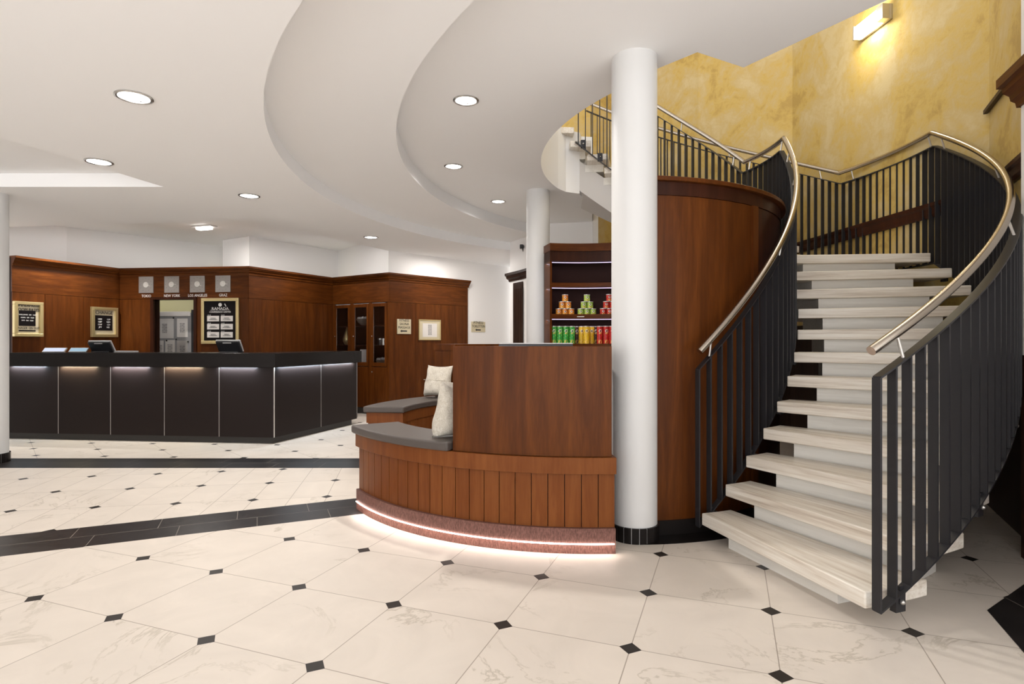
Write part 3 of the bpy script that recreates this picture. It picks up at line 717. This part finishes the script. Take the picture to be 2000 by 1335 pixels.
# tall kiosk cabinet standing on the bench
ks = thing('snack_counter', 'tall curved cherry cabinet standing on the near bench', 'cabinet', (.1, 3.8, .59))
b0, b1 = R(243.5), R(273.3)
bm = bmesh.new(); arc(bm, CB, 1.955, 1.985, .592, 1.272, b0, b1, 30); obj('front_panel', bm, WOOD, ks, smooth=True, bevel=.002)
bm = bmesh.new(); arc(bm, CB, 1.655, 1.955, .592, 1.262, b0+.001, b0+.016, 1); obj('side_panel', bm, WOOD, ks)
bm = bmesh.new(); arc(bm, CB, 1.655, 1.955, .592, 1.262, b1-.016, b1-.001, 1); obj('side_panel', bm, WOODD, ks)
bm = bmesh.new(); arc(bm, CB, 1.64, 1.954, 1.235, 1.268, b0+.002, b1-.002, 30); obj('top', bm, WOOD, ks, bevel=.002)
bm = bmesh.new(); arc(bm, CB, 1.64, 1.66, .60, 1.234, b0+.02, b1-.02, 20); obj('back_panel', bm, WOODD, ks)
# flat tray
tr = thing('display_tray', 'flat grey-topped black tray lying on top of the tall cherry cabinet', 'tray', (.16, 3.74, 1.269))
bm = bmesh.new(); box(bm, -.083, .385, 3.66, 3.84, 1.269, 1.284); obj('base', bm, PLAST, tr, bevel=.002)
bm = bmesh.new(); box(bm, -.083, .385, 3.655, 3.845, 1.285, 1.292); obj('cover', bm, PLASTG, tr, bevel=.002)

# far segment
fb = thing('curved_bench', 'far curved bench with grey seat pad across the gap from the near one', 'bench', (CB[0]-1.6, CB[1]+.8, 0))
f0, f1 = R(100), R(173)
bm = bmesh.new(); arc(bm, CB, 1.62, 1.96, .0, .52, f0, f1-.01, 40); obj('core', bm, WOODB, fb, smooth=True)
bm = bmesh.new(); arc(bm, CB, 1.595, 1.97, .49, .592, f0, f1, 40); obj('top_rail', bm, WOODB, fb, smooth=True)
k = 26
for i in range(k):
    b0_ = f0+(f1-f0)*i/k; b1_ = f0+(f1-f0)*(i+1)/k
    bm = bmesh.new(); arc(bm, CB, 1.602, 1.621, .11, .488, b0_+.0015, b1_-.0015, 2); obj('plank', bm, WOODB, fb)
bm = bmesh.new(); arc(bm, CB, 1.58, 2.0, .594, .655, R(136), f1+.01, 40); obj('seat_pad', bm, PAD, fb, smooth=True, bevel=.014, seg=3)
fk = thing('snack_counter', 'tall cherry cabinet on the far bench, mostly hidden behind the near cabinet', 'cabinet', (-.7, 6.9, .59))
bm = bmesh.new(); arc(bm, CB, 1.60, 1.96, .594, 1.20, R(102), R(136.2), 24); obj('body', bm, WOOD, fk, smooth=True)
bm = bmesh.new(); arc(bm, CB, 1.585, 1.975, 1.20, 1.272, R(102), R(136.6), 24); obj('top', bm, WOOD, fk, smooth=True)

# cushions
def cushion(label, loc, size, rot, th=.16, seed=1):
    bm = bmesh.new(); n_ = 22; rnd = random.Random(seed); gr = {}
    for s in (1, -1):
        for i in range(n_+1):
            for j in range(n_+1):
                if s == -1 and (i in (0, n_) or j in (0, n_)): continue
                u = i/n_*2-1; v = j/n_*2-1
                pin = 1-.10*(1-abs(u)**2)*abs(v)**3-0; pin2 = 1-.10*(1-abs(v)**2)*abs(u)**3
                h = th/2*((1-u**4)*(1-v**4))**.55*(1-.42*v)
                wob = .006*math.sin(9*u+seed)*math.sin(7*v+2*seed)
                gr[(s, i, j)] = bm.verts.new((u*size/2*pin2, s*h+wob, v*size/2*pin))
    def G(s, i, j): return gr.get((s, i, j)) or gr[(1, i, j)]
    for s in (1, -1):
        for i in range(n_):
            for j in range(n_): bm.faces.new((G(s, i, j), G(s, i+1, j), G(s, i+1, j+1), G(s, i, j+1)))
    M = Matrix.Translation(loc) @ Matrix.Rotation(rot[2], 4, 'Z') @ Matrix.Rotation(rot[0], 4, 'X') @ Matrix.Rotation(rot[1], 4, 'Y')
    t = thing('cushion', label, 'cushion', loc, 'cream cushions on the benches')
    bmesh.ops.transform(bm, matrix=M, verts=bm.verts)
    o = obj('cover', bm, FUR, t, smooth=True)
    bm = bmesh.new(); ps = []
    for i in range(n_+1): ps.append(((i/n_*2-1)*size/2, 0, 0))
    bm2 = bmesh.new(); tube(bm2, [M @ Vector((u*size/2*.93, -th/2-.001, .0+.0)) for u in [-.9+.1*q for q in range(19)]], .0025, 6); bm.free()
    obj('seam', bm2, FUR, t)
ab = R(243.5)
# near: leans on the left side panel of the tall cabinet
pn = polar(CB, 1.76, R(240.8)); cushion('cream fur cushion leaning on the near tall cabinet', (pn[0], pn[1], .652+.195), .40, (R(16), 0, R(243.5-180)-R(22)), .17, 1)
pf = polar(CB, 1.78, R(139.5)); cushion('cream cushion standing on the far bench against its tall cabinet', (pf[0], pf[1], .655+.19), .37, (R(-12), 0, R(136+180)+R(12)), .15, 3)

# ------------------------------------------------------------------ drum partition and shelf
drum = thing('curved_partition', 'curved cherry wood partition wall rising behind the thick column', 'partition', (CS[0], CS[1]-1.6, 0))
d0, d1 = R(-87.2), R(60)
zr = 2.405
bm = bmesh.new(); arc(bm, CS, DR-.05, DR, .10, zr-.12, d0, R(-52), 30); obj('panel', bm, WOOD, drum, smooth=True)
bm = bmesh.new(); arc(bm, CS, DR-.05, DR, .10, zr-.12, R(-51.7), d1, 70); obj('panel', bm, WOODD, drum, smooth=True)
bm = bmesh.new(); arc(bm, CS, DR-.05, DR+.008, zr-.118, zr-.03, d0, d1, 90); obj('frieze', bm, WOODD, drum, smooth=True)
bm = bmesh.new(); arc(bm, CS, DR-.06, DR+.045, zr-.03, zr, d0-.004, d1, 90); obj('cap_rail', bm, WOOD, drum, smooth=True, bevel=.004)
bm = bmesh.new(); arc(bm, CS, DR-.01, DR+.018, .10, zr-.12, R(-53), R(-50.5), 2); obj('upright', bm, WOOD, drum)
bm = bmesh.new(); arc(bm, CS, DR-.05, DR+.012, 0, .10, d0, d1, 60); obj('base', bm, BLACKT, drum, smooth=True)
struct('trim_7', bmf(arc, CS, DR+.0, DR+.17, .0005, .004, R(-88), R(-52), 20), BLACKT)

sh = thing('shelf_unit', 'dark curved cherry shelf unit with lit shelves behind the thick column', 'shelf', (.8, 6.95, 0))
s0, s1 = R(40), R(103.6); SR = 1.38
bm = bmesh.new(); arc(bm, CS, SR+.22, SR+.24, .0, 2.42, s0, s1, 30); obj('back', bm, SHELFD, sh, smooth=True)
bm = bmesh.new(); arc(bm, CS, SR, SR+.22, .0, 2.42, s1-.018, s1, 1); obj('side_panel', bm, WOOD, sh)
bm = bmesh.new(); arc(bm, CS, SR-.02, SR+.24, 2.37, 2.46, s0, s1+.003, 30); obj('cornice', bm, WOODH, sh, smooth=True)
bm = bmesh.new(); arc(bm, CS, SR, SR+.24, 2.25, 2.37, s0, s1, 30); obj('head_rail', bm, WOODD, sh, smooth=True)
for zz in (1.985, 1.615, 1.265, .93, .60, .25):
    bm = bmesh.new(); arc(bm, CS, SR+.01, SR+.22, zz-.04, zz-.005 if zz > 1.2 else zz, s0, s1-.018, 30); arc(bm, CS, SR, SR+.012, zz-.04, zz+.012, s0, s1-.018, 30); obj('shelf', bm, WOODH, sh, smooth=True)
for zz in (2.245, 1.942, 1.572):
    bm = bmesh.new(); arc(bm, CS, SR+.025, SR+.032, zz-.010, zz-.004, s0, s1-.02, 30); obj('led_strip', bm, LEDV, sh)
bm = bmesh.new(); arc(bm, CS, SR-.001, SR+.001, 1.592, 1.602, R(86.5), R(90), 2); obj('price_label', bm, PAPER, sh)
for zz in (2.23, 1.93, 1.56):
    p = polar(CS, SR+.05, R(85)); area('shelf_led', (*p, zz), 1.1, .9, (.85, .78, 1), (0, 0, R(-5)), .02)

# snack cans
def can_mat(name, base, band, accent):
    m = mat(name, base, .35); n = N(m); tc = n.new('ShaderNodeTexCoord'); sp = n.new('ShaderNodeSeparateXYZ'); n.link(tc.outputs['Object'], sp.inputs[0])
    z = sp.outputs[2]; nz = n.noise(n.coords('Object', (1, 1, .8)), 55, 3, .6)
    f = n.m('GREATER_THAN', nz, .56)
    col = n.mix(f, base, accent)
    n.link(col, n.b.inputs['Base Color']); return m
CANS = {'green': can_mat('green can print', (.03, .30, .045), (1, 1, 1), (.20, .55, .10)),
        'yellow': can_mat('yellow can print', (.75, .47, .02), (1, 1, 1), (.55, .33, .04)),
        'red': can_mat('red can print', (.45, .012, .015), (1, 1, 1), (.60, .06, .03)),
        'orange': can_mat('orange can print', (.60, .17, .02), (1, 1, 1), (.72, .36, .05)),
        'lime': can_mat('lime can print', (.25, .42, .06), (1, 1, 1), (.50, .58, .12)),
        'brown': can_mat('dark can print', (.05, .02, .015), (1, 1, 1), (.16, .08, .03))}
SILV = mat('silver can lid', (.62, .60, .57), .35, .5); MASC = mat('white print patch', (.80, .76, .68), .4); CHIP = mat('yellow print patch', (.80, .52, .10), .4); DK = mat('dark print patch', (.03, .012, .01), .4)
def make_can(kind, color):
    """object at origin, base at z=0, front faces -y"""
    r, h = (.036, .225) if kind == 'tall' else (.036, .083)
    t = thing('snack_can', color+' can', 'can', (0, 0, 0))
    bm = bmesh.new(); cyl(bm, (0, 0), r, .003, h-.008, 24); obj('body', bm, CANS[color], t, smooth=True)
    bm = bmesh.new(); lathe(bm, (0, 0), [(r-.004, h-.009), (r+.002, h-.008), (r+.002, h), (r-.002, h), (r-.006, h-.004)], 24); obj('lid', bm, SILV, t, smooth=True)
    bm = bmesh.new(); cyl(bm, (0, 0), r+.001, 0, .004, 24); obj('rim', bm, SILV, t, smooth=True)
    def patch(nm, m, zc, hw, hh, off=.0008):
        bm = bmesh.new(); k = 10; vs = []
        for i in range(k*2):
            an = 2*PI*i/(k*2); x = hw*math.cos(an)/r; zz = zc+hh*math.sin(an)
            vs.append(bm.verts.new(((r+off)*math.sin(x), -(r+off)*math.cos(x), zz)))
        bm.faces.new(vs); obj(nm, bm, m, t)
    if kind == 'tall':
        patch('printed_oval', MASC, h*.74, .018, .018); patch('printed_band', DK, h*.74, .014, .005, .0014); patch('printed_crisp', CHIP, h*.17, .021, .024)
        patch('printed_patch', CHIP, h*.62, .015, .008)
    else:
        patch('printed_oval', MASC, h*.58, .015, .012); patch('printed_band', DK, h*.58, .011, .004, .0014); patch('printed_crisp', CHIP, h*.22, .016, .010)
    return t
protos = {}
def can(kind, color, loc, label, group, rz=0):
    key = (kind, color)
    if key not in protos:
        t = make_can(kind, color); protos[key] = t; t.location = loc
    else: t = copy_tree(protos[key], loc)
    t.rotation_euler.z = rz; t['label'] = label; t['group'] = group
def on_ring(px, r):
    k = (px-1000)/F        # point on circle r about CS on the far side for this photo column
    A = 1+k*k; B = -2*(k*CS[0]+CS[1]); C = CS[0]**2+CS[1]**2-r*r
    Y = (-B+math.sqrt(B*B-4*A*C))/(2*A); return (k*Y, Y)
rr = SR+.06
zt = 1.262
for col, xs, nm in (('green', (1081.6, 1093.4, 1105.2, 1117.2), ('first', 'second', 'third', 'fourth')), ('yellow', (1136, 1145.5, 1155), ('left', 'middle', 'right')), ('red', (1171.6, 1184, 1195.5), ('left', 'middle', 'half hidden'))):
    for q, (x, w_) in enumerate(zip(xs, nm)):
        can('tall', col, (*on_ring(x, rr+(.06 if col == 'yellow' and q != 1 else 0)-(.02 if col == 'yellow' and q == 1 else 0)), zt), '%s tall snack can, %s of its %s row%s' % (col, w_, col, ' counted from the left' if col == 'green' else ' behind the cabinet top'), 'tall snack cans on the lower visible shelf')
for x, w_ in ((1126.5, 'green'), (1163, 'yellow')):
    can('tall', 'brown', (*on_ring(x, rr+.115), zt), 'dark brown tall snack can just right of the %s tall cans' % w_, 'dark tall snack cans')
for col, cx in (('orange', 1103.6), ('lime', 1146.3), ('red', 1190)):
    z0 = 1.612
    cc = Vector(on_ring(cx, rr)); dx = .0745
    nmc = {'orange': 'orange', 'lime': 'lime green', 'red': 'red'}[col]
    for lv, offs, names in ((0, (-1, 0, 1), ('left', 'middle', 'right')), (1, (-.5, .5), ('left', 'right')), (2, (0,), ('',))):
        for o_, w_ in zip(offs, names):
            lab = ('short %s can on top of the %s pyramid' % (nmc, nmc)) if lv == 2 else 'short %s can, %s one in the %s row of the %s pyramid' % (nmc, w_, ('bottom', 'middle')[lv], nmc)
            can('short', col, (cc.x+o_*dx, cc.y-.0, z0+lv*.0835), lab, 'short snack cans stacked in pyramids')
# packets seen in the slit between tall cabinet and column
for k, (px, zz, c_, nm) in enumerate(((1191.5, .932, 'yellow', 'gold'), (1192, .602, 'orange', 'orange'), (1192.5, .252, 'red', 'red'))):
    x, y = on_ring(px, rr-.0)
    bm = bmesh.new(); 
    lathe(bm, (x, y), [(.02, zz), (.045, zz+.02), (.05, zz+.10), (.045, zz+.17), (.02, zz+.19)], 12)
    t = thing('snack_packet', '%s snack packet glimpsed in the slit beside the thick column' % nm, 'snack', (x, y, zz), 'snack packets on the low shelves')
    obj('bag', bm, CANS[c_], t, smooth=True)

# small camera behind the rear column
t = thing('security_camera', 'tiny black camera peeking out behind the rear column', 'camera', (.165, 9.72, 2.85))
bm = bmesh.new(); box(bm, .13, .19, 9.62, 9.76, 2.86, 2.92); obj('body', bm, PLAST, t, bevel=.01)
bm = bmesh.new(); tube(bm, [(.18, 9.70, 2.87), (.20, 9.72, 2.80), (.215, 9.74, 2.78)], .015, 8); obj('bracket', bm, PLAST, t)

# ------------------------------------------------------------------ staircase
st = thing('staircase', 'curved stone staircase winding up round the cherry partition', 'staircase', (CS[0]+1.5, CS[1]-2.2, 0))
def th_of(i): return T0+(i-1)*DT if i <= 12 else TL+R(3)+(i-13)*DT2
def z_of(i): return i*RH if i <= 12 else 12*RH+(i-12)*RH2
for i in range(1, 24):
    a = th_of(i); z = z_of(i)
    if i < 12: b = a+DT*1.25
    elif i == 12: b = TL+R(3)+DT2*.2
    elif i < 23: b = a+DT2*1.22
    else: b = a+R(7.5)
    n_ = 14 if i == 12 else 4
    bm = bmesh.new(); arc(bm, CS, RI, RO, z-TH, z, a, b, n_)
    obj('landing' if i == 12 else 'tread', bm, STONE, st, smooth=True, bevel=.007, seg=3)
    # block under the tread
    s = R(2.1); bl = max(0, z_of(i)-.55) if i <= 12 else z_of(i-1)
    e = (th_of(i+1)+R(2.1)) if i < 12 else (TL+R(5.1) if i == 12 else a+DT2+R(2.1))
    bm = bmesh.new(); arc(bm, CS, 1.92, 2.735, bl, z-TH, a+s, e, n_); obj('riser_block', bm, RISER, st)
def zline(a):
    if a < th_of(12): return RH+(a-T0)/DT*RH
    if a < TL: return 12*RH
    return 12*RH+(a-TL)/DT2*RH2
def under(a): return max(.0, zline(a)-.6)
def uptop(a): return zline(a)-RH-.01 if a < th_of(12) or a > TL else 12*RH-TH-.01
bm = bmesh.new(); arc(bm, CS, 1.925, 2.73, lambda a: zline(a)-.58, lambda a: zline(a)-.2, th_of(12), R(88), 60); obj('spine', bm, CONC, st, smooth=True)

# railings
HR = 1.0704
def railing(name, label, r, hr_r, a_start, a_end, step, sgn):
    t = thing(name, label, 'railing', (*polar(CS, r, a_start), 0), 'stair railings')
    ph = [a_start+(a_end-a_start)*i/150 for i in range(151)]
    t12 = th_of(12)
    def hz(a): return zline(a)+HR
    def hzk(a): return hz(a)
    key = sorted(ph+[t12, TL])
    bm = bmesh.new(); tube(bm, [(*polar(CS, hr_r, a), hz(a)) for a in key], .0225, 14); obj('handrail', bm, STEEL, t, smooth=True)
    dz = HR-.118; db = -.088
    def flat(bm_, zf, a0_, a1_, n_):
        arc(bm_, CS, r-.022, r+.022, lambda a: zf(a)-.005, lambda a: zf(a)+.005, a0_, a1_, n_)
    for nm, off in (('top_bar', dz), ('bottom_bar', db)):
        for (x0, x1, n_) in ((a_start, t12, 60), (t12, TL, 20), (TL, a_end, 60)):
            bm = bmesh.new(); flat(bm, lambda a: zline(a)+off, x0, x1, n_); obj(nm, bm, IRON, t, smooth=True)
    a = a_start; k = 0
    while a < a_end:
        w2 = .0055/r
        zz0 = zline(a)+db; zz1 = zline(a)+dz
        bm = bmesh.new(); arc(bm, CS, r-.0215, r+.0215, zz0, zz1, a-w2, a+w2, 1); obj('baluster', bm, IRON, t)
        a += step/r; k += 1
    for bk in [a_start+R(3.0)+R(x) for x in ((0, 24, 44, 62) if sgn > 0 else (0, 26, 50, 60))] + [t12+R(1), TL-R(3), TL+R(5), TL+R(28), TL+R(52)]:
        if bk > a_end: continue
        p0 = Vector((*polar(CS, r, bk), zline(bk)+dz)); p1 = Vector((*polar(CS, hr_r, bk), hz(bk)-.012))
        bm = bmesh.new(); tube(bm, [p0, p0.lerp(p1, .5), p1], .0075, 8); obj('bracket', bm, STEELD, t, smooth=True)
    for i in list(range(1, 12, 2))+[14, 16, 18, 20, 21, 22]:
        am = th_of(i)+R(3.2); rr0, rr1 = (r-.03, r-.0) if sgn > 0 else (r+.0, r+.03)
        if am > a_end: continue
        bm = bmesh.new(); arc(bm, CS, rr0, rr1, z_of(i)-TH-.02, z_of(i)+.0, am-.03/r, am+.03/r, 1); arc(bm, CS, r-.005, r+.005, z_of(i)-.06, zline(am)+db+.02, am-.012/r, am+.012/r, 1); mp = obj('mounting_plate', bm, IRON, t)
        bm = bmesh.new(); pb = polar(CS, r+(.008 if sgn > 0 else -.008), am); bmesh.ops.create_uvsphere(bm, u_segments=8, v_segments=6, radius=.012, matrix=Matrix.Translation((*pb, z_of(i)-.05))); obj('bolt', bm, STEELD, mp, smooth=True)
railing('stair_railing', 'outer dark bar railing with steel handrail on the right of the stairs', RRO, RRO-.03, T0+R(.5), R(84), .0905, 1)
railing('stair_railing', 'inner dark bar railing with steel handrail beside the cherry partition', RRI, RRI+.02, T0-R(.3), R(89.5), .088, -1)

# ------------------------------------------------------------------ lamps
def downlight(x, y, z, label, power=26, r=.098, light=True, spread=R(150)):
    t = thing('ceiling_light', label, 'ceiling light', (x, y, z), 'round recessed ceiling lights')
    bm = bmesh.new(); lathe(bm, (x, y), [(r, z), (r+.014, z-.001), (r+.014, z-.006), (r+.004, z-.011), (r-.006, z-.008), (r-.008, z-.001)], 40); obj('ring', bm, CHROME, t, smooth=True)
    bm = bmesh.new(); cyl(bm, (x, y), r-.008, z-.004, z-.002, 36); obj('diffuser', bm, LAMP, t)
    bm = bmesh.new(); bmesh.ops.create_uvsphere(bm, u_segments=12, v_segments=8, radius=.008, matrix=Matrix.Translation((x+r*.1, y+r*.55, z-.006))); obj('clip', bm, STEELD, t, smooth=True)
    area('downlight', (x, y, z-.014), r*(1.7 if power < 50 else .7), power, (1, .955, .91), (0, 0, 0), None, spread)
for (x, y, z, lab, pw) in (
    (-2.47, 3.78, Z1, 'largest ceiling downlight at the upper left of the photo', 26),
    (-3.67, 5.14, Z1, 'ceiling downlight beside the raised ceiling field at left', 26),
    (-2.88, 6.34, Z1, 'ceiling downlight in front of the bulkhead edge, left of the big curve', 26),
    (-2.16, 8.86, Z1, 'smallest ceiling downlight close to the cabinet corner', 26),
    (-.36, 4.53, Z3, 'nearest downlight on the inner curved ceiling with starburst glare', 85),
    (-.63, 6.23, Z3, 'middle one of three downlights on the inner curved ceiling', 26),
    (-.186, 7.79, Z3, 'farthest downlight on the inner curved ceiling near the rear column', 26)):
    downlight(x, y, z, lab, pw*.38, .088 if z == Z3 else .098)
# the lobby's other downlights, nearer than the frame shows
for (x, y, z, pw) in ((-2.3, 1.3, Z1, 30), (0.9, 1.5, Z3, 190), (-.4, -.9, Z3, 30), (2.4, .6, Z3, 34), (-5.2, 3.2, Z2, 26)):
    area('downlight', (x, y, z-.02), .17, pw*.2, (1, .955, .91), (0, 0, 0), None, R(150))
# reception ceiling spot, passage
t = thing('ceiling_light', 'bright tilted tube-like spot on the ceiling behind the bulkhead', 'ceiling light', (-4.5, 9.29, 3.14))
bm = bmesh.new(); bmesh.ops.create_cube(bm, size=1, matrix=Matrix.Translation((-4.92, 9.25, 3.115)) @ Matrix.Rotation(R(-18), 4, 'Z') @ Matrix.Diagonal((.26, .10, .05, 1))); obj('diffuser', bm, LAMP, t, bevel=.012)
bm = bmesh.new(); bmesh.ops.create_cube(bm, size=1, matrix=Matrix.Translation((-4.92, 9.25, 3.138)) @ Matrix.Rotation(R(-18), 4, 'Z') @ Matrix.Diagonal((.40, .14, .02, 1))); obj('housing', bm, WCER, t, bevel=.004)
area('reception_spot', (-4.92, 9.2, 3.07), .25, 22)
area('reception_spot', (-6.45, 8.45, 3.10), .1, 30, spread=R(120))
area('passage_light', (-1.0, 10.3, 2.86), .2, 22)
area('cabinet_lamp', (-3.3, 9.5, 3.1), .2, 22)

# wall lamp in the stairwell
WS = Wall((3.62, 7.47), (3.86, 4.68))
ta, za = WS.at(1684, 70); tb_, zb = WS.at(1744, 20)
zc = 4.50
# place by column, at one height
tc = (ta+tb_)/2; Yc = WS.p3(tc, 0).y; zc = EYE+(HY-45)*Yc/F
wl = thing('wall_lamp', 'white rectangular glowing lamp high on the yellow stairwell wall', 'wall lamp', tuple(WS.p3(tc, zc-.08, 0)))
bm = bmesh.new(); WS.box(bm, ta, tb_+.0, zc-.075, zc+.075, 0, .03); obj('back_plate', bm, STEELD, wl, bevel=.004)
bm = bmesh.new(); WS.box(bm, ta+.02, tb_-.09, zc-.065, zc+.065, .03, .10); obj('diffuser', bm, TUBE, wl, bevel=.01)
bm = bmesh.new(); WS.box(bm, ta, ta+.02, zc-.075, zc+.075, .03, .11); obj('end_cap', bm, STEELD, wl, bevel=.004)
bm = bmesh.new(); WS.box(bm, tb_-.09, tb_, zc-.075, zc+.075, .03, .11); obj('end_cap', bm, STEELD, wl, bevel=.004)
lp = WS.p3(tc, zc-.09, .16); area('wall_lamp_light', lp, .3, 3, (1, .95, .75), (0, 0, 0), .08)
lp = WS.p3(tc, zc, .25)
l = area('wall_lamp_light', lp, .3, 3, (1, .95, .78), (PI/2, 0, math.atan2(-WS.n.x, WS.n.y)+PI), .1)
